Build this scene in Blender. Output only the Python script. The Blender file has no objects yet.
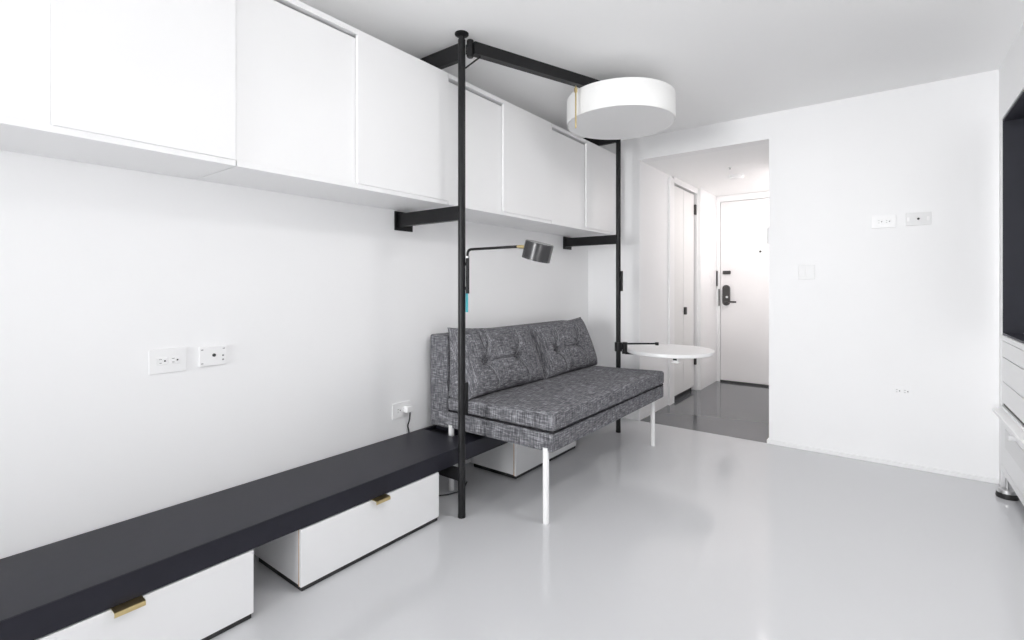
import bpy, bmesh, math, random
from mathutils import Vector, Matrix
random.seed(7)
S = bpy.context.scene
COL = S.collection

# ------------------------------------------------------------------ camera
cam_d = bpy.data.cameras.new('camera')
cam = bpy.data.objects.new('camera', cam_d)
COL.objects.link(cam)
cam.location = (2.054, 0.0, 1.10)
cam.rotation_euler = (math.pi / 2, 0, 0.6509)
cam_d.sensor_width = 36.0
cam_d.lens = 490.52 / 1024 * 36.0
cam_d.shift_y = -(320 - 285.07) / 1024
cam_d.clip_start = 0.02
S.camera = cam

# ------------------------------------------------------------------ world, daylight, exposure
W = bpy.data.worlds.new('overcast_sky')
S.world = W
W.use_nodes = True
bgn = W.node_tree.nodes['Background']
bgn.inputs['Color'].default_value = (0.93, 0.96, 1.0, 1)
bgn.inputs['Strength'].default_value = 1.0


def area(name, loc, rot, sx, sy, power, col):
    l = bpy.data.lights.new(name, 'AREA')
    l.shape = 'RECTANGLE'
    l.size, l.size_y, l.energy, l.color = sx, sy, power, col
    o = bpy.data.objects.new(name, l)
    COL.objects.link(o)
    o.location, o.rotation_euler = loc, rot
    return o


# daylight entering by the window in the wall behind the camera (points along +Y)
wl = area('window_daylight', (0.95, -4.64, 1.15), (math.pi / 2, 0, 0), 1.6, 1.9, 38, (0.985, 0.99, 1.0))
wl.data.spread = math.radians(80)
wh = area('window_added_beam', (0.95, -4.66, 0.80), (math.pi / 2 + math.radians(4), 0, math.radians(-3)), 1.6, 1.3, 2.5, (0.985, 0.99, 1.0))  # second narrow beam added at the window to brighten the deep end
wh.data.spread = math.radians(40)
# unseen light added at the ceiling to brighten the far floor and table
area('added_room_light', (2.15, 2.05, 2.28), (0, 0, 0), 0.4, 0.5, 14.5, (1.0, 0.99, 0.985))
# warm light added to brighten the hall, unseen behind the opening's right edge
area('added_hall_light', (1.27, 5.25, 2.10), (0, 0, 0), 0.18, 0.9, 7.5, (1.0, 0.93, 0.915))
# unseen light added beside the camera, aimed up to lift the ceiling
area('added_uplight', (2.35, 0.25, 0.75), (math.pi, 0, 0), 0.35, 0.35, 13.5, (1.0, 0.99, 0.98))

S.view_settings.view_transform = 'Standard'
S.view_settings.look = 'None'
S.view_settings.gamma = 1.0
S.view_settings.use_curve_mapping = False
S.view_settings.exposure = 0.07
S.cycles.max_bounces = 14
S.cycles.diffuse_bounces = 10
S.cycles.glossy_bounces = 4
S.cycles.sample_clamp_indirect = 8.0
S.cycles.use_denoising = True


# ------------------------------------------------------------------ materials
def mat(name, col, rough=0.5, metal=0.0, spec=0.5, var=0.03, vscale=6.0, bump=0.0, bscale=120.0, coat=0.0):
    m = bpy.data.materials.new(name)
    m.use_nodes = True
    nt = m.node_tree
    b = nt.nodes['Principled BSDF']
    b.inputs['Roughness'].default_value = rough
    b.inputs['Metallic'].default_value = metal
    b.inputs['Specular IOR Level'].default_value = spec
    b.inputs['Coat Weight'].default_value = coat
    tc = nt.nodes.new('ShaderNodeTexCoord')
    n = nt.nodes.new('ShaderNodeTexNoise')
    n.inputs['Scale'].default_value = vscale
    n.inputs['Detail'].default_value = 4
    nt.links.new(tc.outputs['Object'], n.inputs['Vector'])
    r = nt.nodes.new('ShaderNodeValToRGB')
    r.color_ramp.elements[0].position = 0.3
    r.color_ramp.elements[1].position = 0.7
    r.color_ramp.elements[0].color = tuple(c * (1 - var) for c in col) + (1,)
    r.color_ramp.elements[1].color = tuple(min(1, c * (1 + var)) for c in col) + (1,)
    nt.links.new(n.outputs['Fac'], r.inputs['Fac'])
    nt.links.new(r.outputs['Color'], b.inputs['Base Color'])
    if bump:
        n2 = nt.nodes.new('ShaderNodeTexNoise')
        n2.inputs['Scale'].default_value = bscale
        nt.links.new(tc.outputs['Object'], n2.inputs['Vector'])
        bp = nt.nodes.new('ShaderNodeBump')
        bp.inputs['Strength'].default_value = bump
        bp.inputs['Distance'].default_value = 0.002
        nt.links.new(n2.outputs['Fac'], bp.inputs['Height'])
        nt.links.new(bp.outputs['Normal'], b.inputs['Normal'])
    return m


M = {}
M['wall'] = mat('white_wall_paint', (0.915, 0.915, 0.918), 0.55, spec=0.3, var=0.006, vscale=2, bump=0.04, bscale=200)
M['ceil'] = mat('white_ceiling_paint', (0.95, 0.95, 0.948), 0.7, spec=0.2, var=0.006, vscale=2)
M['trim'] = mat('white_trim_paint', (0.88, 0.88, 0.88), 0.35, var=0.004)
M['floor'] = mat('grey_poured_floor', (0.62, 0.625, 0.64), 0.11, spec=0.5, var=0.006, vscale=1.6)
M['hall_floor'] = mat('dark_grey_poured_floor', (0.125, 0.13, 0.14), 0.07, spec=0.55, var=0.006, vscale=2.0)
M['cab'] = mat('white_cabinet_laminate', (0.87, 0.87, 0.872), 0.4, var=0.004)
M['drawer'] = mat('white_drawer_laminate', (0.85, 0.85, 0.855), 0.3, var=0.004)
M['birch'] = mat('birch_ply_edge', (0.55, 0.33, 0.17), 0.5, var=0.15, vscale=40)
M['bench'] = mat('charcoal_laminate', (0.020, 0.020, 0.028), 0.34, spec=0.22, var=0.06, vscale=30)
M['black'] = mat('black_powder_coat', (0.010, 0.010, 0.011), 0.36, spec=0.28, var=0.08, vscale=40)
M['shade'] = mat('black_enamel', (0.03, 0.03, 0.032), 0.25, spec=0.5, var=0.05)
M['brass'] = mat('brushed_brass', (0.66, 0.53, 0.27), 0.3, metal=1.0, var=0.06, vscale=60)
M['white_metal'] = mat('white_powder_coat', (0.88, 0.88, 0.88), 0.3, var=0.004)
M['table'] = mat('white_table_laminate', (0.87, 0.87, 0.87), 0.3, var=0.004)
M['plastic'] = mat('white_plastic', (0.9, 0.9, 0.9), 0.3, var=0.003)
M['plastic_grey'] = mat('off_white_plastic', (0.78, 0.78, 0.78), 0.35, var=0.003)
M['slot'] = mat('dark_plastic', (0.02, 0.02, 0.02), 0.5)
M['slot_grey'] = mat('grey_slot', (0.25, 0.25, 0.25), 0.5)
M['cord'] = mat('black_rubber_cord', (0.015, 0.015, 0.017), 0.5)
M['teal'] = mat('teal_paper_tag', (0.08, 0.40, 0.46), 0.6)
M['door'] = mat('white_door_paint', (0.84, 0.825, 0.82), 0.4, var=0.006, vscale=2)
M['closet'] = mat('white_closet_paint', (0.8, 0.8, 0.79), 0.4, var=0.006, vscale=2)
M['bronze'] = mat('dark_bronze', (0.03, 0.028, 0.026), 0.4, spec=0.5, var=0.1)
M['niche'] = mat('slate_grey_lining', (0.04, 0.041, 0.052), 0.5, spec=0.2, var=0.05)
M['lamp_fabric'] = mat('white_lamp_fabric', (0.88, 0.88, 0.87), 0.8, spec=0.1, var=0.01, vscale=80)
M['diffuser'] = mat('white_acrylic_diffuser', (0.84, 0.84, 0.84), 0.4, var=0.003)
M['steel'] = mat('brushed_steel', (0.6, 0.6, 0.6), 0.3, metal=1.0, var=0.05)


def glass_mat():
    m = bpy.data.materials.new('window_glass')
    m.use_nodes = True
    nt = m.node_tree
    nt.nodes.clear()
    out = nt.nodes.new('ShaderNodeOutputMaterial')
    mx = nt.nodes.new('ShaderNodeMixShader')
    tr = nt.nodes.new('ShaderNodeBsdfTransparent')
    gl = nt.nodes.new('ShaderNodeBsdfGlossy')
    gl.inputs['Roughness'].default_value = 0.02
    mx.inputs['Fac'].default_value = 0.06
    nt.links.new(tr.outputs[0], mx.inputs[1])
    nt.links.new(gl.outputs[0], mx.inputs[2])
    nt.links.new(mx.outputs[0], out.inputs['Surface'])
    return m


M['glass'] = glass_mat()


def fabric_mat(name, tilt=0.0):
    """heathered weave: threads run along the two axes lying in each face"""
    m = bpy.data.materials.new(name)
    m.use_nodes = True
    nt = m.node_tree
    L = nt.links.new
    b = nt.nodes['Principled BSDF']
    b.inputs['Roughness'].default_value = 0.95
    b.inputs['Specular IOR Level'].default_value = 0.1
    tc = nt.nodes.new('ShaderNodeTexCoord')

    def turn(sock):
        v = nt.nodes.new('ShaderNodeVectorRotate')
        v.rotation_type = 'Y_AXIS'
        v.inputs['Angle'].default_value = tilt
        L(sock, v.inputs['Vector'])
        return v.outputs[0]

    def math_(op, a, c):
        n = nt.nodes.new('ShaderNodeMath'); n.operation = op
        for i, q in enumerate((a, c)):
            if isinstance(q, (int, float)): n.inputs[i].default_value = q
            elif q is not None: L(q, n.inputs[i])
        return n.outputs[0]
    P, Nn = turn(tc.outputs['Object']), turn(tc.outputs['Normal'])
    sep = nt.nodes.new('ShaderNodeSeparateXYZ'); L(Nn, sep.inputs[0])
    num = den = None
    for k, sc in enumerate(((22, 215, 215), (215, 22, 215), (215, 215, 22))):
        mp = nt.nodes.new('ShaderNodeMapping')
        mp.inputs['Scale'].default_value = sc
        L(P, mp.inputs['Vector'])
        n = nt.nodes.new('ShaderNodeTexNoise')
        n.inputs['Scale'].default_value = 1.0
        n.inputs['Detail'].default_value = 2.5
        L(mp.outputs[0], n.inputs['Vector'])
        w = math_('SUBTRACT', 1.0, math_('ABSOLUTE', sep.outputs[k], None))
        t = math_('MULTIPLY', n.outputs['Fac'], w)
        num = t if num is None else math_('ADD', num, t)
        den = w if den is None else math_('ADD', den, w)
    f = math_('DIVIDE', num, den)
    r = nt.nodes.new('ShaderNodeValToRGB')
    e = r.color_ramp.elements
    e[0].position = 0.34; e[0].color = (0.062, 0.062, 0.068, 1)
    e[1].position = 0.68; e[1].color = (0.42, 0.42, 0.44, 1)
    k = e.new(0.5); k.color = (0.150, 0.150, 0.162, 1)
    L(f, r.inputs['Fac'])
    L(r.outputs['Color'], b.inputs['Base Color'])
    bp = nt.nodes.new('ShaderNodeBump')
    bp.inputs['Strength'].default_value = 0.08
    bp.inputs['Distance'].default_value = 0.002
    L(f, bp.inputs['Height'])
    L(bp.outputs['Normal'], b.inputs['Normal'])
    return m


M['fabric'] = fabric_mat('heathered_grey_weave')
M['fabric_tilted'] = fabric_mat('heathered_grey_weave_on_cushions', math.radians(21.3))
M['seam'] = mat('pale_thread_and_fold_light', (0.30, 0.30, 0.31), 0.9, spec=0.1)  # pale tone also paints the light caught on the seam folds
M['button'] = mat('dark_fabric_button', (0.03, 0.03, 0.034), 0.9, spec=0.1)


# ------------------------------------------------------------------ mesh helpers
def NB():
    return bmesh.new()


def box(bm, x0, x1, y0, y1, z0, z1, bev=0.0, seg=2):
    r = bmesh.ops.create_cube(bm, size=1.0)
    vs = r['verts']
    for v in vs:
        v.co = Vector(((x0 + x1) / 2 + v.co.x * (x1 - x0), (y0 + y1) / 2 + v.co.y * (y1 - y0), (z0 + z1) / 2 + v.co.z * (z1 - z0)))
    if bev:
        es = {e for v in vs for e in v.link_edges}
        bmesh.ops.bevel(bm, geom=list(es), offset=bev, segments=seg, profile=0.5, affect='EDGES')
    return bm


def ring(c, t, r, n, ref=None):
    t = t.normalized()
    a = ref if ref is not None else (Vector((0, 0, 1)) if abs(t.z) < 0.9 else Vector((1, 0, 0)))
    u = (a - t * a.dot(t)).normalized()
    w = t.cross(u)
    return [c + (u * math.cos(2 * math.pi * i / n) + w * math.sin(2 * math.pi * i / n)) * r for i in range(n)], u


def tube(bm, pts, r, n=16, caps=True):
    pts = [Vector(p) for p in pts]
    rs = r if isinstance(r, (list, tuple)) else [r] * len(pts)
    rings = []
    ref = None
    for i, p in enumerate(pts):
        if i == 0: t = pts[1] - pts[0]
        elif i == len(pts) - 1: t = pts[-1] - pts[-2]
        else: t = (pts[i + 1] - p).normalized() + (p - pts[i - 1]).normalized()
        co, ref = ring(p, t, rs[i], n, ref)
        rings.append([bm.verts.new(c) for c in co])
    for a, b in zip(rings, rings[1:]):
        for i in range(n):
            bm.faces.new((a[i], a[(i + 1) % n], b[(i + 1) % n], b[i]))
    if caps:
        bm.faces.new(list(reversed(rings[0])))
        bm.faces.new(rings[-1])
    return bm


def cyl(bm, p0, p1, r, n=32):
    return tube(bm, [p0, p1], r, n)


def lathe(bm, prof, c, axis=Vector((0, 0, 1)), n=48):
    """closed profile of (radius, height) pairs swept round an axis through c"""
    axis = Vector(axis).normalized()
    q = Vector((0, 0, 1)).rotation_difference(axis).to_matrix()
    c = Vector(c)
    rows = []
    for (r, h) in prof:
        if r < 1e-6:
            rows.append([bm.verts.new(c + q @ Vector((0, 0, h)))])
        else:
            rows.append([bm.verts.new(c + q @ Vector((r * math.cos(2 * math.pi * i / n), r * math.sin(2 * math.pi * i / n), h))) for i in range(n)])
    for a, b in zip(rows, rows[1:]):
        if len(a) == 1 and len(b) == 1: continue
        for i in range(n):
            j = (i + 1) % n
            if len(a) == 1: bm.faces.new((a[0], b[j], b[i]))
            elif len(b) == 1: bm.faces.new((a[i], a[j], b[0]))
            else: bm.faces.new((a[i], a[j], b[j], b[i]))
    return bm


def beam(bm, p0, p1, w, z0, z1, bev=0.002):
    """horizontal rectangular tube from p0 to p1 (xy), width w"""
    p0, p1 = Vector(p0), Vector(p1)
    d = (p1 - p0); L = d.length
    a = math.atan2(d.y, d.x)
    t = bmesh.new()
    box(t, 0, L, -w / 2, w / 2, z0, z1, bev)
    bmesh.ops.transform(t, matrix=Matrix.Translation((p0.x, p0.y, 0)) @ Matrix.Rotation(a, 4, 'Z'), verts=t.verts)
    me = bpy.data.meshes.new('tmp'); t.to_mesh(me); t.free()
    bm.from_mesh(me); bpy.data.meshes.remove(me)
    return bm


def bend(points, rad, steps=8):
    """polyline with rounded corners"""
    P = [Vector(p) for p in points]
    out = [P[0]]
    for i in range(1, len(P) - 1):
        a = (P[i - 1] - P[i]).normalized(); b = (P[i + 1] - P[i]).normalized()
        s, e = P[i] + a * rad, P[i] + b * rad
        for k in range(steps + 1):
            t = k / steps
            out.append(s * (1 - t) ** 2 + P[i] * 2 * t * (1 - t) + e * t * t)
    out.append(P[-1])
    return out


def make(name, bm, m, parent=None, smooth=True, label=None, angle=35, wn=True):
    bmesh.ops.recalc_face_normals(bm, faces=bm.faces)
    if parent is not None:
        root = parent
        while root.parent: root = root.parent
        bmesh.ops.translate(bm, vec=-root.location, verts=bm.verts)
    me = bpy.data.meshes.new(name)
    bm.to_mesh(me); bm.free()
    me.materials.append(m)
    if smooth:
        me.polygons.foreach_set('use_smooth', [True] * len(me.polygons))
        me.set_sharp_from_angle(angle=math.radians(angle))
    o = bpy.data.objects.new(name, me)
    COL.objects.link(o)
    if smooth and wn:
        md = o.modifiers.new('weighted_normals', 'WEIGHTED_NORMAL')
        md.keep_sharp = True
        md.weight = 100
    if parent is not None: o.parent = parent
    if label: o['label'] = label
    return o


def struct(name, bm, m, parent=None, label=None):
    o = make(name, bm, m, parent)
    if parent is None: o['kind'] = 'structure'
    if label: o['label'] = label
    return o


def thing(name, label, cat, loc, group=None):
    o = bpy.data.objects.new(name, None)
    COL.objects.link(o)
    o.empty_display_size = 0.05
    o.location = loc
    o['label'] = label; o['category'] = cat
    if group: o['group'] = group
    return o


# ------------------------------------------------------------------ the room
YF, XR, CZ, YB = 3.79, 2.553, 2.293, -4.6      # far wall, right wall plane, ceiling, window wall
OL, OR, OZ, YE = 0.467, 1.410, 2.115, 5.90     # hall opening, its head, hall end wall

struct('floor', box(NB(), -0.1, 3.3, YB - 0.1, YF, -0.1, 0), M['floor'], label='pale grey glossy poured floor of the room')
struct('floor', box(NB(), -0.1, 3.3, YF, YE + 0.15, -0.1, 0), M['hall_floor'], label='dark grey glossy floor of the entrance hall')
struct('ceiling', box(NB(), -0.1, 3.3, YB - 0.1, YF + 0.12, CZ, CZ + 0.1), M['ceil'], label='white ceiling of the room')
struct('ceiling', box(NB(), OL - 0.1, OR + 0.1, YF + 0.12, YE + 0.1, OZ, OZ + 0.1), M['ceil'], label='lower white ceiling of the hall')
struct('wall_left', box(NB(), -0.1, 0, YB - 0.1, YF + 0.12, 0, CZ), M['wall'])
b = NB()
box(b, 0, OL, YF, YF + 0.12, 0, CZ)
box(b, OL, OR, YF, YF + 0.12, OZ, CZ)
box(b, OR, 3.3, YF, YF + 0.12, 0, CZ)
struct('wall_far', b, M['wall'])
b = NB()
box(b, OL - 0.1, OL, YF + 0.12, 4.56, 0, OZ)                 # up to the closet
box(b, OL - 0.1, OL, 4.56, 5.235, 2.06, OZ)                  # above the closet door
box(b, OL - 0.1, 0.513, 5.33, YE, 0, OZ)                     # beyond it
struct('wall_hall_left', b, M['wall'])
struct('wall_hall_right', box(NB(), OR, OR + 0.1, YF + 0.12, YE, 0, OZ), M['wall'])
b = NB()
box(b, OL - 0.1, 0.55, YE, YE + 0.1, 0, OZ)
box(b, 0.55, 1.41, YE, YE + 0.1, 2.046, OZ)
struct('wall_hall_end', b, M['wall'])
# right wall with the tall recess
NY0, NY1, NZ0, NZ1 = 1.75, 3.717, 0.832, 1.993
b = NB()
box(b, XR, XR + 0.1, YB, NY0, 0, CZ)
box(b, XR, XR + 0.1, NY0, NY1, NZ1 + 0.004, CZ)
box(b, XR, XR + 0.1, NY1, YF, 0, CZ)
struct('wall_right', b, M['wall'])
# window wall behind the camera
b = NB()
box(b, 0, 0.12, YB - 0.1, YB, 0, CZ)
box(b, 1.78, XR, YB - 0.1, YB, 0, CZ)
box(b, 0.12, 1.78, YB - 0.1, YB, 0, 0.15)
box(b, 0.12, 1.78, YB - 0.1, YB, 2.15, CZ)
struct('wall_back', b, M['wall'])
b = NB()
for x in (0.12, 0.66, 1.20, 1.74):
    box(b, x, x + 0.04, YB - 0.03, YB - 0.005, 0.15, 2.15, 0.004)
for z in (0.15, 2.11):
    box(b, 0.16, 1.74, YB - 0.03, YB - 0.005, z, z + 0.04, 0.004)
w1 = struct('window_1', b, M['trim'])
make('window_pane', box(NB(), 0.16, 1.74, YB - 0.020, YB - 0.016, 0.19, 2.11), M['glass'], w1)

b = NB()
box(b, OR - 0.012, XR, YF - 0.012, YF, 0, 0.028, 0.003)
box(b, OR - 0.012, OR, YF, YE, 0, 0.028, 0.003)
struct('baseboard_far', b, M['trim'])

# closet bifold door in the hall's left wall
d2 = struct('door_2', box(NB(), OL - 0.038, OL - 0.006, 4.562, 4.892, 0.045, 2.045, 0.003), M['closet'], label='white folding closet door with small black pull')
make('door_leaf', box(NB(), OL - 0.038, OL - 0.006, 4.898, 5.228, 0.045, 2.045, 0.003), M['closet'], d2)
make('closet_back', box(NB(), OL - 0.098, OL - 0.05, 4.56, 5.33, 0.0, 2.06), M['slot'], d2, label='black panel standing for the dark of the closet')  # black colour paints the closet's darkness behind the leaves
make('door_pull', box(NB(), OL - 0.006, OL + 0.02, 4.90, 4.93, 0.808, 0.882, 0.004), M['bronze'], d2, label='black door pull')
for z0, z1 in ((1.835, 1.94), (0.27, 0.345)):
    make('hinge', box(NB(), OL - 0.006, OL + 0.016, 5.222, 5.252, z0, z1, 0.003), M['bronze'], d2, label='black hinge')
b = NB()
box(b, OL, OL + 0.02, 4.44, 4.56, 0, 2.09, 0.003)
box(b, OL, OL + 0.02, 4.56, 5.25, 2.055, OZ - 0.001, 0.002)
struct('trim_1', b, M['trim'], label='white casing on the near side of the closet door')
b = NB()
box(b, OL - 0.04, OL + 0.022, 5.252, 5.275, 0, OZ - 0.001, 0.002)
box(b, OL - 0.04, OL + 0.05, 5.275, 5.335, 0, OZ - 0.001, 0.004)
struct('trim_2', b, M['trim'], label='white casing on the far side of the closet door')

# entrance door
d1 = struct('door_1', box(NB(), 0.556, 1.405, YE - 0.006, YE + 0.04, 0.02, 2.041, 0.003), M['door'], label='white flush entrance door at the end of the hall')
make('threshold', box(NB(), 0.55, 1.41, YE - 0.012, YE + 0.05, 0, 0.017, 0.002), M['bronze'], d1, label='dark door sweep and threshold')
b = NB()
pr = []
for k in range(17):
    a = math.pi * k / 16
    pr.append((0.621 + 0.039 * math.cos(a), 1.062 + 0.039 * math.sin(a)))
for k in range(17):
    a = math.pi + math.pi * k / 16
    pr.append((0.621 + 0.039 * math.cos(a), 0.908 + 0.039 * math.sin(a)))
f0 = [b.verts.new((x, YE - 0.006, z)) for x, z in pr]
f1 = [b.verts.new((x, YE - 0.036, z)) for x, z in pr]
b.faces.new(f0); b.faces.new(list(reversed(f1)))
for i in range(len(pr)):
    j = (i + 1) % len(pr)
    b.faces.new((f0[i], f0[j], f1[j], f1[i]))
esc = make('lock_plate', b, M['bronze'], d1, label='dark bronze rounded lock plate')
b = NB()
tube(b, bend([(0.625, YE - 0.034, 0.912), (0.625, YE - 0.07, 0.912), (0.735, YE - 0.07, 0.912)], 0.02), 0.010, 14)
make('lever_handle', b, M['bronze'], esc)
make('thumb_turn', cyl(NB(), (0.632, YE - 0.036, 0.965), (0.632, YE - 0.046, 0.965), 0.012, 20), M['steel'], esc)
make('door_guard', box(NB(), 0.581, 0.667, YE - 0.022, YE - 0.006, 1.222, 1.262, 0.007, 3), M['bronze'], d1, label='dark bronze door guard')
make('peephole', cyl(NB(), (0.968, YE - 0.006, 1.466), (0.968, YE - 0.014, 1.466), 0.011, 20), M['bronze'], d1)
make('strike_plate', box(NB(), 0.538, 0.550, YE - 0.026, YE - 0.006, 0.862, 1.055, 0.002), M['bronze'], d1)
b = NB()
box(b, 0.514, 0.553, YE - 0.018, YE, 0, OZ - 0.001, 0.003)
box(b, 0.553, 1.408, YE - 0.018, YE, 2.046, OZ - 0.001, 0.003)
t3 = struct('trim_3', b, M['trim'], label='white casing round the entrance door')
make('latch_keeper', box(NB(), 0.517, 0.529, YE - 0.034, YE - 0.017, 1.088, 1.262, 0.002), M['bronze'], t3)

# ------------------------------------------------------------------ wall cabinets
CX, CB, CT = 0.342, 1.494, 2.144


def cabinet(y0, y1, ym, label):
    """y0..y1 carcass, sliding doors meeting at ym: near one set back, far one proud"""
    r = thing('wall_cabinet', label, 'cabinet', (0.0, (y0 + y1) / 2, CB), 'white sliding door wall cabinets')
    b = NB()
    box(b, 0.002, CX, y0, y1, CB, CB + 0.02, 0.0015)
    box(b, 0.002, CX, y0, y1, CT - 0.022, CT, 0.0015)
    box(b, 0.002, CX - 0.03, y0, y0 + 0.018, CB + 0.02, CT - 0.022)
    box(b, 0.002, CX - 0.006, y1 - 0.018, y1, CB + 0.02, CT - 0.022)
    box(b, 0.002, 0.012, y0 + 0.018, y1 - 0.018, CB + 0.02, CT - 0.022)
    make('body', b, M['cab'], r)
    make('door', box(NB(), CX - 0.027, CX - 0.013, y0 + 0.002, ym + 0.02, CB + 0.021, CT - 0.034, 0.0015), M['cab'], r)
    make('door', box(NB(), CX - 0.010, CX + 0.006, ym, y1 - 0.002, CB + 0.019, CT - 0.0245, 0.0015), M['cab'], r)
    return r


cabinet(-0.21, 0.738, 0.288, 'white wall cabinet at the top left, above the two wall plates')
cabinet(0.742, 1.728, 1.206, 'white wall cabinet second from the left, ending at the near black post')
cabinet(1.732, 2.668, 2.164, 'white wall cabinet between near black post and drum lamp')
cabinet(2.672, 3.650, 3.125, 'white wall cabinet farthest back, beneath drum lamp and beside far post')

# ------------------------------------------------------------------ bench and its drawers
bz0, bz1, bx = 0.228, 0.306, 0.392
bench = thing('bench', 'long low charcoal bench along the left wall, running on under the sofa', 'bench', (0.2, 0.9, 0.0))
b = NB()
SX0, SX1, SY0, SY1 = 0.030, 0.245, 1.858, 1.950
xs = [0.012, SX0, SX1, bx]; ys = [-1.0, SY0, SY1, 3.22]
grid = {}
for zi, z in enumerate((bz0, bz1)):
    for i, x in enumerate(xs):
        for j, y in enumerate(ys):
            grid[i, j, zi] = b.verts.new((x, y, z))
for i in range(3):
    for j in range(3):
        if (i, j) == (1, 1): continue
        for zi in (0, 1):
            b.faces.new([grid[k[0], k[1], zi] for k in ((i, j), (i + 1, j), (i + 1, j + 1), (i, j + 1))])
for (a, c) in [((i, 0), (i + 1, 0)) for i in range(3)] + [((i, 3), (i + 1, 3)) for i in range(3)] + [((0, j), (0, j + 1)) for j in range(3)] + [((3, j), (3, j + 1)) for j in range(3)] \
        + [((1, 1), (2, 1)), ((1, 2), (2, 2)), ((1, 1), (1, 2)), ((2, 1), (2, 2))]:
    b.faces.new([grid[a[0], a[1], 0], grid[c[0], c[1], 0], grid[c[0], c[1], 1], grid[a[0], a[1], 1]])
bmesh.ops.recalc_face_normals(b, faces=b.faces)
bmesh.ops.bevel(b, geom=[e for e in b.edges if len(e.link_faces) == 2 and e.calc_face_angle(0) > 1], offset=0.0015, segments=2, affect='EDGES')
make('bench_top', b, M['bench'], bench)
make('slot_rim', box(NB(), SX0 + 0.001, SX1 - 0.06, SY0 + 0.03, SY1 - 0.001, bz0 + 0.01, bz1 - 0.02), M['slot'], bench, label='black insert in the bench slot')
for y in (-0.6, 0.85, 1.70, 3.1):
    make('wall_cleat', box(NB(), 0.003, 0.011, y - 0.05, y + 0.05, bz0 + 0.01, bz1 - 0.02), M['black'], bench)


def drawer(y0, label):
    y1 = y0 + 0.680
    r = thing('rolling_drawer', label, 'drawer', (0.23, (y0 + y1) / 2, 0.0), 'white drawers under the bench')
    b = NB()
    box(b, 0.05, bx - 0.017, y0, y0 + 0.016, 0.022, 0.222, 0.001)
    box(b, 0.05, bx - 0.017, y1 - 0.016, y1, 0.022, 0.222, 0.001)
    box(b, 0.05, 0.066, y0 + 0.016, y1 - 0.016, 0.022, 0.222)
    box(b, 0.066, bx - 0.017, y0 + 0.016, y1 - 0.016, 0.022, 0.036)
    make('drawer_box', b, M['drawer'], r)
    make('edge_band', box(NB(), bx - 0.0165, bx - 0.0125, y0, y1, 0.018, 0.2245), M['birch'], r, label='bare birch edge behind the drawer front')
    make('drawer_front', box(NB(), bx - 0.012, bx + 0.001, y0, y1, 0.018, 0.2245, 0.001), M['drawer'], r)
    b = NB()
    ym = (y0 + y1) / 2
    t = [(bx - 0.012, 0.2270), (bx + 0.024, 0.2270), (bx + 0.0295, 0.2248), (bx + 0.031, 0.2205), (bx + 0.031, 0.2130),
         (bx + 0.029, 0.2130), (bx + 0.029, 0.2200), (bx + 0.0278, 0.2232), (bx + 0.0235, 0.2248), (bx - 0.012, 0.2248)]
    A = [b.verts.new((x, ym - 0.035, z)) for x, z in t]
    B = [b.verts.new((x, ym + 0.035, z)) for x, z in t]
    b.faces.new(A); b.faces.new(list(reversed(B)))
    for i in range(len(t)):
        j = (i + 1) % len(t)
        b.faces.new((A[i], A[j], B[j], B[i]))
    make('handle', b, M['brass'], r, label='brass tab handle')
    b = NB()
    box(b, 0.07, bx - 0.004, y0 + 0.005, y1 - 0.005, 0.001, 0.0175)  # dark slab painting the shadow line beneath the drawer front
    make('shadow_strip', b, M['slot'], r, label='dark strip standing for the shadow under the drawer')
    return r


drawer(0.092, 'white bench drawer nearest the camera, cut by the picture bottom')
drawer(0.937, 'white bench drawer with brass tab left of the near black post')
drawer(2.218, 'white bench drawer half hidden beneath the grey sofa')

# ------------------------------------------------------------------ sofa
SY_0, SY_1, SXF = 1.890, 3.302, 0.846
sofa = thing('sofa', 'dark grey woven armless sofa with tufted back cushions and white legs', 'sofa', (0.45, 2.59, 0.0))


def softbox(x0, x1, y0, y1, z0, z1, bev, crown=0.0, slope=0.0, nx=14, ny=28, wob=0.0):
    b = NB()
    box(b, x0, x1, y0, y1, z0, z1)
    bmesh.ops.subdivide_edges(b, edges=[e for e in b.edges if abs(e.verts[0].co.y - e.verts[1].co.y) > 0.1], cuts=ny, use_grid_fill=True)
    bmesh.ops.subdivide_edges(b, edges=[e for e in b.edges if abs(e.verts[0].co.x - e.verts[1].co.x) > 0.1], cuts=nx, use_grid_fill=True)
    for v in b.verts:
        s = 2 * (v.co.x - x0) / (x1 - x0) - 1; t = 2 * (v.co.y - y0) / (y1 - y0) - 1
        if v.co.z > (z0 + z1) / 2:
            v.co.z += slope * (s - 1) / 2 + crown * (1 - s ** 4) * (1 - t ** 6) + wob * math.sin(v.co.y * 17 + v.co.x * 9)
    es = [e for e in b.edges if len(e.link_faces) == 2 and e.calc_face_angle(0) > 0.9]
    bmesh.ops.bevel(b, geom=es, offset=bev, segments=4, profile=0.6, affect='EDGES')
    return b


make('seat_platform', softbox(0.10, SXF, SY_0, SY_1, 0.332, 0.419, 0.012), M['fabric'], sofa, angle=60)
make('back_panel', softbox(0.028, 0.165, SY_0 + 0.012, SY_1, 0.322, 0.826, 0.014, nx=2), M['fabric'], sofa, angle=60)
sc = make('seat_cushion', softbox(0.168, SXF + 0.004, SY_0 + 0.004, SY_1 + 0.006, 0.424, 0.512, 0.022, crown=0.008, slope=0.018, wob=0.0015), M['fabric'], sofa, angle=60)


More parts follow.
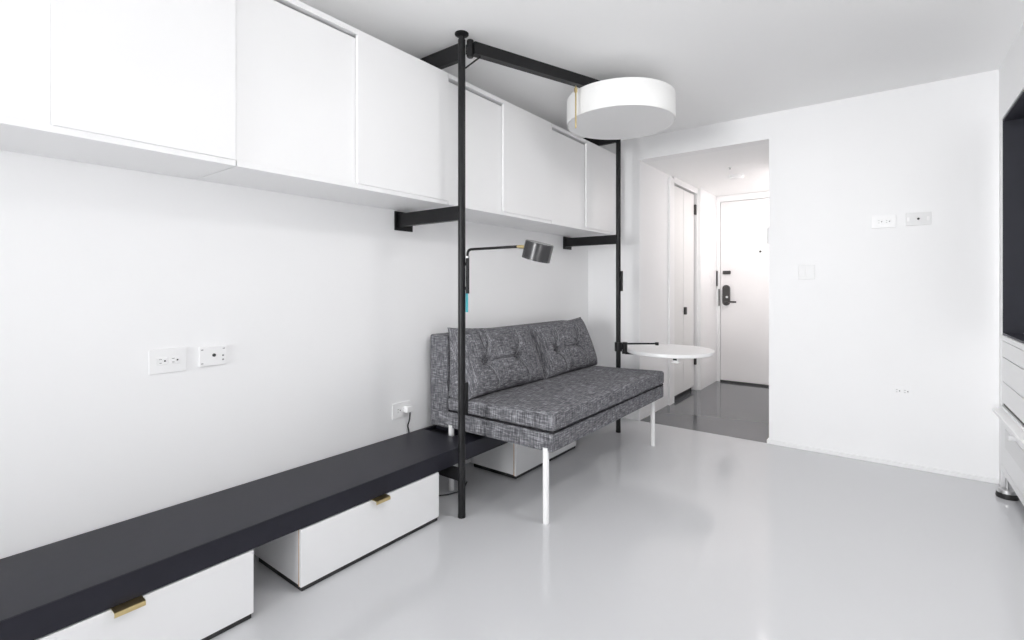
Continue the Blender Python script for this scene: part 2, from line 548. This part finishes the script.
def rrect(x0, x1, y0, y1, z, r):
    P = []
    for cx, cy, a0 in ((x1 - r, y0 + r, -90), (x1 - r, y1 - r, 0), (x0 + r, y1 - r, 90), (x0 + r, y0 + r, 180)):
        for k in range(6):
            a = math.radians(a0 + 18 * k)
            P.append((cx + r * math.cos(a), cy + r * math.sin(a), z))
    return P + [P[0]]


b = tube(NB(), rrect(0.17, SXF, SY_0 + 0.006, SY_1, 0.4215, 0.02), 0.003, 8)  # dark tube painting shade into the gap below the seat cushion
make('gap_shade_line', b, M['button'], sc, label='dark line standing for the shaded gap round the cushion foot')
for (x, y) in ((0.806, 1.897), (0.786, 3.255), (0.200, 1.897), (0.200, 3.255)):
    b = tube(NB(), [(x, y, 0.0), (x, y, 0.004), (x, y, 0.35)], [0.013, 0.015, 0.015], 24)
    make('leg', b, M['white_metal'], sofa, label='white round metal leg')


def back_cushion(y0, y1, foot_x, tilt, seed, dx, dz, high=1.0):
    """tufted cushion: (s,t) in [-1,1]^2 over width and height, leaning back on the panel"""
    rnd = random.Random(seed)
    hw, hh, T = (y1 - y0) / 2, 0.200, 0.082
    yc = (y0 + y1) / 2
    N, K = 120, 72
    bts = [(-0.52, -0.08), (0.30, -0.08)]
    ph = [rnd.uniform(-0.6, 0.6) for _ in range(4)]

    def seam(dt):
        return 0.046 * (1 - math.exp(-(dt / 0.42) ** 2))

    def front(s, t):
        e = max(0.0, (1 - abs(s) ** 5) * (1 - abs(t) ** 4))
        d = T * e ** 0.42 * (0.80 + 0.20 * math.cos(s * 1.2) * math.cos(t * 1.3))
        y, z = s * hw, t * hh
        for k, (sb, tb) in enumerate(bts):
            dy, dz = (s - sb) * hw, (t - tb) * hh
            rr = dy * dy + dz * dz
            d -= 0.030 * math.exp(-rr / 0.024 ** 2) + 0.022 * math.exp(-rr / 0.070 ** 2)
            # curved vertical seams through the button, to the top and the bottom edge
            sway = seam(t - tb)
            for off, dep, wd in ((sway, 0.016, 0.010), (0.0, 0.018 if t > tb else 0.0, 0.009)):
                d -= dep * math.exp(-((dy - off) / wd) ** 2) * min(1, e * 2.2)
            d += 0.007 * math.exp(-((dy - sway - 0.022) / 0.012) ** 2) * min(1, e * 2)
            # pleats running off the button
            for a in (0.5, 2.5, -0.6, -2.6):
                ux, uz = math.cos(a), math.sin(a)
                al = dy * ux + dz * uz; pe = -dy * uz + dz * ux
                if al > 0: d -= 0.011 * math.exp(-(pe / 0.007) ** 2) * math.exp(-(al / 0.09) ** 2)
        # horizontal pleat between the buttons
        d -= 0.014 * math.exp(-((t + 0.08) * hh / 0.009) ** 2) * (1 / (1 + math.exp(-(0.60 - abs(s + 0.11)) * 20))) * min(1, e * 2)
        d += 0.003 * math.sin(s * 9 + ph[0]) * math.cos(t * 5 + ph[1]) * e
        return max(d, 0.004)

    def pos(s, t, d):
        # corners pull out a little, the sides sag in
        yy = yc + s * hw * (1 - 0.025 * (1 - t * t))
        zz = t * hh * (1 - 0.03 * (1 - s * s)) + (0.008 * abs(s) ** 3 if t > 0 else 0)
        c, si = math.cos(tilt), math.sin(tilt)
        u = s if dx[0] else -s
        x = foot_x + d * c - (zz + hh) * si + dx[1] * (1 + u) / 2
        z = 0.500 + d * si + (zz + hh) * c * high * (1 - dz * (1 + u) / 2)
        return Vector((x, yy, z))
    b = NB()
    F = [[b.verts.new(pos(2 * i / N - 1, 2 * j / K - 1, front(2 * i / N - 1, 2 * j / K - 1))) for j in range(K + 1)] for i in range(N + 1)]

    def back(s, t):
        e = max(0.0, (1 - abs(s) ** 5) * (1 - abs(t) ** 4)) ** 0.42
        p = pos(s, t, 0.0)
        p.x = 0.186 - 0.016 * e
        p.z = max(p.z, 0.503)
        return p
    Bk = [[b.verts.new(back(2 * i / N - 1, 2 * j / K - 1)) for j in range(K + 1)] for i in range(N + 1)]
    for i in range(N):
        for j in range(K):
            b.faces.new((F[i][j], F[i + 1][j], F[i + 1][j + 1], F[i][j + 1]))
            b.faces.new((Bk[i][j], Bk[i][j + 1], Bk[i + 1][j + 1], Bk[i + 1][j]))
    loop = [(i, 0) for i in range(N)] + [(N, j) for j in range(K)] + [(i, K) for i in range(N, 0, -1)] + [(0, j) for j in range(K, 0, -1)]
    rings = [[F[i][j] for i, j in loop]]
    for q in (0.12, 0.3, 0.5, 0.7, 0.88):
        row = []
        for i, j in loop:
            out = Vector((0, (i == N) - (i == 0), 0.4 * (j == K)))
            wide = min(1.0, 0.35 + (F[i][j].co - Bk[i][j].co).length / 0.12)
            row.append(b.verts.new(F[i][j].co.lerp(Bk[i][j].co, q) + out * 0.014 * wide * math.sin(math.pi * q) ** 0.6))
        rings.append(row)
    rings.append([Bk[i][j] for i, j in loop])
    n = len(loop)
    for A, B in zip(rings, rings[1:]):
        for k in range(n):
            b.faces.new((A[k], A[(k + 1) % n], B[(k + 1) % n], B[k]))
    o = make('back_cushion', b, M['fabric_tilted'], sofa, angle=75, wn=False)
    for sb, tb in bts:
        for sg in (1, -1):
            pts = []
            for k in range(25):
                t = tb + sg * (0.05 + k / 24 * 0.80)
                s_ = sb + (seam(t - tb) + 0.009) / hw
                pts.append(pos(s_, t, front(s_, t) + 0.0006))
            make('seam', tube(NB(), pts, 0.0016, 6), M['seam'], o, label='pale curved seam stitching, lightened like lit fold edges')
        p = pos(sb, tb, front(sb, tb))
        ax = Vector((math.cos(tilt), 0, math.sin(tilt)))
        bb = lathe(NB(), [(0, 0.006), (0.006, 0.0055), (0.010, 0.003), (0.011, 0), (0, -0.002)], p, ax, 20)
        make('button', bb, M['button'], o, label='dark covered button')
    return o


TL = math.radians(21.3)
back_cushion(1.892, 2.590, 0.322, TL, 1, (True, 0.012), 0.075, 0.97)
back_cushion(2.604, 3.328, 0.324, TL, 2, (False, 0.012), 0.05, 0.925)

# ------------------------------------------------------------------ black posts
PX = 0.455


def post(y, label, near):
    PX = 0.455 if near else 0.464
    r = thing('floor_to_ceiling_post', label, 'post', (PX, y, 0.0), 'black floor to ceiling posts')
    make('pole', cyl(NB(), (PX, y, 0.006), (PX, y, 2.262), 0.0175, 32), M['black'], r)
    make('foot', cyl(NB(), (PX, y, 0.0), (PX, y, 0.014), 0.0185, 32), M['black'], r)
    b = lathe(NB(), [(0, 2.2925), (0.033, 2.2925), (0.033, 2.286), (0.028, 2.282), (0.014, 2.278), (0.014, 2.255), (0, 2.255)], (PX, y, 0), n=32)
    make('ceiling_flange', b, M['black'], r)
    lo = make('wall_arm', box(NB(), 0.010, PX - 0.012, y - 0.014, y + 0.014, 1.408, 1.476, 0.002), M['black'], r)
    make('wall_plate', box(NB(), 0.001, 0.011, y - 0.032, y + 0.088, 1.388, 1.488, 0.002), M['black'], lo)
    hi = make('wall_arm', box(NB(), 0.010, PX - 0.012, y - 0.004, y + 0.024, 2.172, 2.252, 0.002), M['black'], r)
    make('wall_plate', box(NB(), 0.001, 0.011, y - 0.032, y + 0.062, 2.162, 2.262, 0.002), M['black'], hi)
    if near:
        b = NB(); box(b, 0.10, PX - 0.012, y - 0.006, y + 0.008, 0.168, 0.2275, 0.001)
        make('bench_bracket', b, M['black'], r)
        make('rail_strip', box(NB(), PX + 0.016, PX + 0.028, y + 0.0, y + 0.016, 0.486, 0.640, 0.001), M['black'], r)
    else:
        make('rail_strip', box(NB(), PX + 0.016, PX + 0.030, y - 0.002, y + 0.018, 1.055, 1.205, 0.001), M['black'], r)
    return r


PY1, PY2 = 1.706, 3.400
post(PY1, 'near black post in front of the bench, carrying the reading lamp', True)
post(PY2, 'far black post behind the sofa, carrying the round table', False)

# ------------------------------------------------------------------ pendant drum on a swing arm
pend = thing('pendant_lamp', 'large white drum lamp on a black swing arm under the ceiling', 'lamp', (0.818, 2.668, 2.04))
HX, HY = 0.491, 1.726
b = lathe(NB(), [(0, 2.258), (0.014, 2.258), (0.017, 2.254), (0.017, 2.232), (0.0185, 2.231), (0.0185, 2.226), (0.017, 2.225), (0.017, 2.182), (0.013, 2.176), (0, 2.176)], (HX, HY, 0), n=28)
box(b, 0.470, HX - 0.004, HY - 0.010, HY + 0.006, 2.192, 2.240, 0.002)
make('hinge', b, M['black'], pend)
b = beam(NB(), (HX + 0.012, HY + 0.005), (0.88, 2.82), 0.042, 2.189, 2.245)
arm = make('swing_arm', b, M['black'], pend)
tube(bb := NB(), [(0.466, 1.714, 2.126), (0.515, 1.772, 2.190)], 0.004, 10)
make('brace', bb, M['black'], arm)
R0, Z0, Z1 = 0.308, 2.041, 2.187
b = lathe(NB(), [(R0 - 0.004, Z0 + 0.003), (R0, Z0 + 0.001), (R0 + 0.001, Z0 + 0.006), (R0 + 0.001, Z1 - 0.006), (R0, Z1), (R0 - 0.006, Z1), (R0 - 0.006, Z0 + 0.006), (R0 - 0.004, Z0 + 0.003)], (0.818, 2.668, 0), n=96)
shd = make('drum_shade', b, M['lamp_fabric'], pend)
b = lathe(NB(), [(0, Z0 + 0.002), (R0 - 0.006, Z0 + 0.002), (R0 - 0.006, Z0 + 0.008), (0, Z0 + 0.008)], (0.818, 2.668, 0), n=96)
make('diffuser', b, M['diffuser'], shd)
b = lathe(NB(), [(0, Z1 - 0.008), (R0 - 0.007, Z1 - 0.008), (R0 - 0.007, Z1 - 0.002), (0, Z1 - 0.002)], (0.818, 2.668, 0), n=96)
make('top_panel', b, M['diffuser'], shd)
make('stem', cyl(NB(), (0.818, 2.668, Z1 - 0.003), (0.818, 2.668, 2.185), 0.02, 20), M['black'], pend)
b = NB()
cyl(b, (0.712, 2.335, 1.955), (0.712, 2.335, 2.184), 0.0042, 14)
cyl(b, (0.712, 2.335, 2.150), (0.712, 2.335, 2.172), 0.009, 16)
make('pull_rod', b, M['brass'], pend, label='slim brass pull rod')

# ------------------------------------------------------------------ reading lamp on the near post
rl = thing('reading_lamp', 'black reading lamp with drum head on a bent arm from the near post', 'lamp', (0.480, 1.716, 0.97))
LX, LY = 0.481, 1.718
b = tube(NB(), bend([(LX, LY, 1.235), (LX, LY, 1.268), (0.775, LY, 1.268)], 0.026), 0.0062, 16)
make('bent_arm', b, M['black'], rl)
b = cyl(NB(), (LX, LY, 1.060), (LX, LY, 1.232), 0.0085, 18)
make('stem', b, M['black'], rl)
make('ring', cyl(NB(), (LX, LY, 1.228), (LX, LY, 1.236), 0.0105, 18), M['steel'], rl, label='chrome ring')
for z in (1.085, 1.20):
    make('clip', box(NB(), LX - 0.014, LX, LY - 0.006, LY + 0.006, z - 0.008, z + 0.008, 0.001), M['black'], rl)
make('tag', box(NB(), LX - 0.010, LX + 0.005, LY - 0.003, LY - 0.001, 0.972, 1.064), M['teal'], rl, label='teal paper tag')
ax = Vector((0.29, 0.0, 1.0)).normalized()
ctr = Vector((0.882, LY, 1.242))
b = NB(); tube(b, [(0.772, LY, 1.268), (0.780, LY, 1.268), (0.788, LY, 1.267), (0.822, LY, 1.264)], [0.005, 0.0065, 0.0075, 0.0075], 16)
make('joint', b, M['brass'], rl, label='brass swivel joint')
b = lathe(NB(), [(0.056, -0.036), (0.061, -0.036), (0.061, 0.036), (0.059, 0.038), (0, 0.038), (0, 0.034), (0.056, 0.034), (0.056, -0.036)], ctr, ax, 48)
hd = make('lamp_shade', b, M['shade'], rl)
b = lathe(NB(), [(0, -0.030), (0.0555, -0.030), (0.0555, -0.026), (0, -0.026)], ctr, ax, 48)
make('diffuser', b, M['diffuser'], hd, label='white diffuser inside the lamp head')

# ------------------------------------------------------------------ round table on the far post
TX, TY, TR = 0.787, 3.585, 0.310
tb = thing('round_table', 'white round side table held by a swing arm on the far post', 'table', (TX, TY, 0.60))
b = lathe(NB(), [(0, 0.602), (TR - 0.005, 0.602), (TR, 0.606), (TR, 0.625), (TR - 0.002, 0.628), (0, 0.628)], (TX, TY, 0), n=96)
make('tabletop', b, M['table'], tb)
b = NB()
QX = 0.464
cyl(b, (QX, PY2, 0.606), (QX, PY2, 0.672), 0.027, 28)
cyl(b, (QX + 0.042, PY2 + 0.022, 0.606), (QX + 0.042, PY2 + 0.022, 0.674), 0.019, 24)
beam(b, (QX, PY2), (QX + 0.05, PY2 + 0.032), 0.030, 0.620, 0.664, 0.003)
make('clamp', b, M['black'], tb, label='black swivel clamp')
b = NB()
beam(b, (QX + 0.042, PY2 + 0.022), (0.690, 3.572), 0.016, 0.657, 0.668, 0.001)
cyl(b, (0.694, 3.575, 0.650), (0.694, 3.575, 0.672), 0.013, 20)
make('swing_arm', b, M['black'], tb, label='black swing arm')
b = NB()
beam(b, (QX + 0.042, PY2 + 0.022), (TX, TY), 0.045, 0.586, 0.6018)
cyl(b, (QX + 0.042, PY2 + 0.022, 0.588), (QX + 0.042, PY2 + 0.022, 0.608), 0.021, 24)
make('support_arm', b, M['black'], tb, label='black support arm beneath the top')
KX, KY = 0.915, 3.345
b = NB()
box(b, KX - 0.016, KX + 0.016, KY - 0.018, KY + 0.018, 0.574, 0.6018, 0.004)
box(b, KX - 0.026, KX + 0.026, KY - 0.022, KY + 0.022, 0.568, 0.576, 0.003)
lt = make('latch', b, M['white_metal'], tb, label='white latch under the tabletop')
make('latch_knob', box(NB(), KX - 0.013, KX + 0.013, KY - 0.026, KY - 0.018, 0.588, 0.600, 0.002), M['black'], lt)


# ------------------------------------------------------------------ wall plates
def plate(name, label, cat, wall, a0, a1, z0, z1, depth=0.006, m='plastic', group=None):
    """wall 'L' lies at x=0 (a is y), 'F' at y=YF (a is x)"""
    if wall == 'L': loc = (0.0, (a0 + a1) / 2, z0)
    elif wall == 'F': loc = ((a0 + a1) / 2, YF, z0)
    r = thing(name, label, cat, loc, group)
    bx_ = (lambda b, p0, p1, q0, q1, d0, d1, bev=0: box(b, d0, d1, p0, p1, q0, q1, bev)) if wall == 'L' else \
          (lambda b, p0, p1, q0, q1, d0, d1, bev=0: box(b, p0, p1, YF - d1, YF - d0, q0, q1, bev))
    b = NB(); bx_(b, a0, a1, z0, z1, 0.0005, depth, 0.0025)
    make('cover_plate', b, M[m], r)
    return r, bx_


def receptacle(r, bx_, ac, zc, d, flip=1):
    b = NB(); bx_(b, ac - 0.017, ac + 0.017, zc - 0.014, zc + 0.014, d - 0.002, d + 0.0015, 0.003)
    f = make('receptacle', b, M['plastic'], r)
    for dz, s in ((0.0065, 0.0042), (-0.0065, 0.0036)):
        b = NB(); bx_(b, ac - flip * 0.005 - s, ac - flip * 0.005 + s, zc + dz - 0.001, zc + dz + 0.001, d, d + 0.0022)
        make('blade_slot', b, M['slot_grey'], f)
    b = NB(); bx_(b, ac + flip * 0.0085 - 0.0028, ac + flip * 0.0085 + 0.0028, zc - 0.0028, zc + 0.0028, d, d + 0.0024, 0.001)
    make('ground_hole', b, M['slot'], f)


r, f = plate('wall_outlet', 'white double wall outlet, leftmost plate on the left wall above the bench', 'outlet', 'L', 0.595, 0.712, 0.785, 0.872)
receptacle(r, f, 0.634, 0.829, 0.006); receptacle(r, f, 0.673, 0.829, 0.006)
r, f = plate('cable_plate', 'pale cable plate with black jack on the left wall, right of the leftmost outlet', 'wall plate', 'L', 0.752, 0.850, 0.792, 0.866, 0.008)
b = NB(); cyl(b, (0.006, 0.803, 0.832), (0.0105, 0.803, 0.832), 0.0062, 20)
make('jack', b, M['slot'], r, label='black jack')
for a, z in ((0.762, 0.855), (0.762, 0.803), (0.838, 0.855)):
    b = NB(); f(b, a - 0.004, a + 0.004, z - 0.0015, z + 0.0015, 0.007, 0.0086)
    make('screw', b, M['slot_grey'], r)
for z in (0.828, 0.812):
    make('socket', cyl(NB(), (0.007, 0.835, z), (0.0092, 0.835, z), 0.0034, 14), M['slot_grey'], r)
r, f = plate('wall_outlet', 'white wall outlet with a cord plugged in, beside the sofa back', 'outlet', 'L', 1.660, 1.778, 0.396, 0.476, 0.007)
receptacle(r, f, 1.700, 0.436, 0.007); receptacle(r, f, 1.739, 0.436, 0.007)
pc = thing('power_cord', 'white plug and black cord dropping from the outlet behind the bench', 'cord', (0.02, 1.752, 0.43))
b = NB(); box(b, 0.0095, 0.040, 1.728, 1.768, 0.420, 0.456, 0.007, 3)
make('plug', b, M['plastic'], pc, label='white plug')
b = tube(NB(), bend([(0.030, 1.758, 0.424), (0.024, 1.760, 0.38), (0.012, 1.756, 0.345), (0.0065, 1.770, 0.31), (0.0065, 1.77, 0.20), (0.09, 1.76, 0.012), (0.19, 1.775, 0.0045), (0.235, 1.84, 0.0045), (0.262, 1.92, 0.0045), (0.20, 2.02, 0.0045)], 0.012, 5), 0.0038, 10)
make('cable', b, M['cord'], pc, label='black cable')

r, f = plate('wall_outlet', 'bright white double outlet high on the far wall, left of the cable plate', 'outlet', 'F', 1.984, 2.105, 1.452, 1.528, 0.008)
receptacle(r, f, 2.026, 1.490, 0.008); receptacle(r, f, 2.064, 1.490, 0.008)
r, f = plate('cable_plate', 'pale grey cable plate with one jack high on the far wall', 'wall plate', 'F', 2.150, 2.268, 1.456, 1.532, 0.006, 'plastic_grey')
make('jack', cyl(NB(), (2.209, YF - 0.005, 1.494), (2.209, YF - 0.011, 1.494), 0.0062, 20), M['slot'], r, label='black jack')
for a in (2.162, 2.254):
    b = NB(); f(b, a - 0.006, a + 0.006, 1.482, 1.506, 0.005, 0.0072, 0.001)
    make('blank', b, M['plastic'], r)
r, f = plate('wall_outlet', 'flush white double outlet low on the far wall', 'outlet', 'F', 2.085, 2.182, 0.424, 0.494, 0.004, 'wall')
receptacle(r, f, 2.113, 0.459, 0.004); receptacle(r, f, 2.152, 0.459, 0.004)
r, f = plate('light_switch', 'pale light switch plate on the far wall near the hall opening', 'light switch', 'F', 1.588, 1.684, 1.138, 1.234, 0.006, 'plastic_grey')
for a in (1.613, 1.659):
    b = NB(); f(b, a - 0.016, a + 0.016, 1.153, 1.219, 0.005, 0.0078, 0.002)
    make('rocker', b, M['plastic_grey'], r)
ic = thing('intercom', 'white intercom box on the hall wall just inside the opening edge', 'intercom', (OR, 3.96, 1.39))
make('housing', box(NB(), OR - 0.036, OR - 0.0005, 3.915, 4.03, 1.395, 1.515, 0.005), M['plastic'], ic)
make('speaker_face', box(NB(), OR - 0.040, OR - 0.035, 3.930, 4.015, 1.41, 1.50, 0.002), M['plastic'], ic)
sw = thing('light_switch', 'white light switch in the hall between closet and entrance door', 'light switch', (0.513, 5.68, 1.09))
make('cover_plate', box(NB(), 0.5135, 0.519, 5.645, 5.715, 1.09, 1.21, 0.002), M['plastic'], sw)
make('rocker', box(NB(), 0.518, 0.523, 5.663, 5.697, 1.115, 1.185, 0.002), M['plastic'], sw)

# hall ceiling
sd = thing('smoke_detector', 'round white smoke detector on the hall ceiling before the entrance door', 'smoke detector', (0.955, 4.87, OZ))
b = lathe(NB(), [(0, OZ - 0.0005), (0.068, OZ - 0.0005), (0.068, OZ - 0.008), (0, OZ - 0.008)], (0.955, 4.87, 0), n=40)
make('mount_ring', b, M['plastic'], sd)
b = lathe(NB(), [(0, OZ - 0.008), (0.058, OZ - 0.008), (0.064, OZ - 0.018), (0.060, OZ - 0.030), (0.045, OZ - 0.038), (0, OZ - 0.041)], (0.955, 4.87, 0), n=40)
make('cover', b, M['plastic'], sd)
sp = thing('sprinkler_head', 'tiny sprinkler head on the hall ceiling in front of the smoke detector', 'sprinkler', (0.99, 4.49, OZ))
make('escutcheon', lathe(NB(), [(0, OZ - 0.0005), (0.018, OZ - 0.0005), (0.015, OZ - 0.006), (0, OZ - 0.008)], (0.99, 4.49, 0), n=24), M['plastic_grey'], sp)
make('nozzle', cyl(NB(), (0.99, 4.49, OZ - 0.006), (0.99, 4.49, OZ - 0.022), 0.007, 16), M['steel'], sp)

# ------------------------------------------------------------------ built-in unit in the right wall
un = thing('storage_unit', 'white built-in unit with dark open recess above drawers and an oven door', 'storage unit', (XR + 0.25, 2.8, 0.0))
XB = XR + 0.56
b = NB()
box(b, XR + 0.002, XB, NY1 - 0.020, NY1 - 0.002, 0.10, NZ0 - 0.002)
box(b, XR + 0.002, XB, NY0 + 0.002, NY0 + 0.020, 0.10, NZ0 - 0.002)
box(b, XR + 0.022, XB, NY0 + 0.020, NY1 - 0.020, 0.10, 0.118)
box(b, XB - 0.012, XB, NY0 + 0.020, NY1 - 0.020, 0.118, NZ0 - 0.030)
box(b, XR - 0.004, XB, NY0 + 0.002, NY1 - 0.002, NZ0 - 0.028, NZ0 - 0.001, 0.002)
make('carcass', b, M['cab'], un)
b = NB()
box(b, XB - 0.01, XB, NY0 + 0.002, NY1 - 0.002, NZ0, NZ1)
box(b, XR + 0.004, XB - 0.01, NY1 - 0.012, NY1 - 0.002, NZ0, NZ1)
box(b, XR + 0.004, XB - 0.01, NY0 + 0.002, NY0 + 0.012, NZ0, NZ1)
box(b, XR + 0.004, XB - 0.01, NY0 + 0.012, NY1 - 0.012, NZ1 - 0.01, NZ1)
box(b, XR + 0.004, XB - 0.01, NY0 + 0.012, NY1 - 0.012, NZ0, NZ0 + 0.01)
make('recess_lining', b, M['niche'], un, label='slate grey recess lining')
for z0, z1 in ((0.719, NZ0 - 0.031), (0.588, 0.714), (0.474, 0.583)):
    dr = make('drawer', box(NB(), XR - 0.001, XR + 0.018, 2.60, NY1 - 0.021, z0, z1, 0.001), M['cab'], un)
b = NB(); box(b, XR + 0.006, XR + 0.018, 2.60, NY1 - 0.021, 0.456, 0.474)
make('vent_gap', b, M['slot'], un, label='black gap above the oven door')
ov = make('oven_door', box(NB(), XR - 0.004, XR + 0.018, 2.60, NY1 - 0.022, 0.142, 0.455, 0.003), M['drawer'], un)
make('oven_window', box(NB(), XR - 0.006, XR - 0.003, 2.75, 3.575, 0.255, 0.352, 0.001), M['plastic_grey'], ov)
b = NB(); box(b, XR - 0.046, XR - 0.003, 2.62, 3.64, 0.428, 0.446, 0.003)
make('oven_handle', b, M['white_metal'], ov)
make('knob', cyl(NB(), (XR - 0.003, 3.30, 0.372), (XR - 0.034, 3.30, 0.372), 0.013, 20), M['plastic'], ov)
make('lower_panel', box(NB(), XR - 0.002, XR + 0.018, 2.60, NY1 - 0.022, 0.100, 0.138, 0.001), M['drawer'], un)
make('side_panel', box(NB(), XR - 0.001, XR + 0.018, NY0 + 0.021, 2.597, 0.102, NZ0 - 0.031, 0.001), M['cab'], un)
make('toe_kick', box(NB(), XR + 0.030, XR + 0.044, NY0 + 0.01, NY1 - 0.004, 0.046, 0.0995, 0.001), M['cab'], un)
for x, y in ((XR + 0.002, 3.575), (XR + 0.48, 3.565), (XR + 0.008, 1.90), (XR + 0.48, 1.90)):
    b = lathe(NB(), [(0, 0), (0.042, 0), (0.044, 0.006), (0.042, 0.026), (0, 0.026)], (x, y, 0), n=32)
    ft = make('foot', b, M['slot'], un, label='black round foot')
    b = NB()
    lathe(b, [(0, 0.0265), (0.040, 0.0265), (0.034, 0.042), (0, 0.042)], (x, y, 0), n=32)
    cyl(b, (x, y, 0.042), (x, y, 0.0995), 0.008, 16)
    make('foot_disc', b, M['steel'], ft, label='steel disc and stem of the foot')
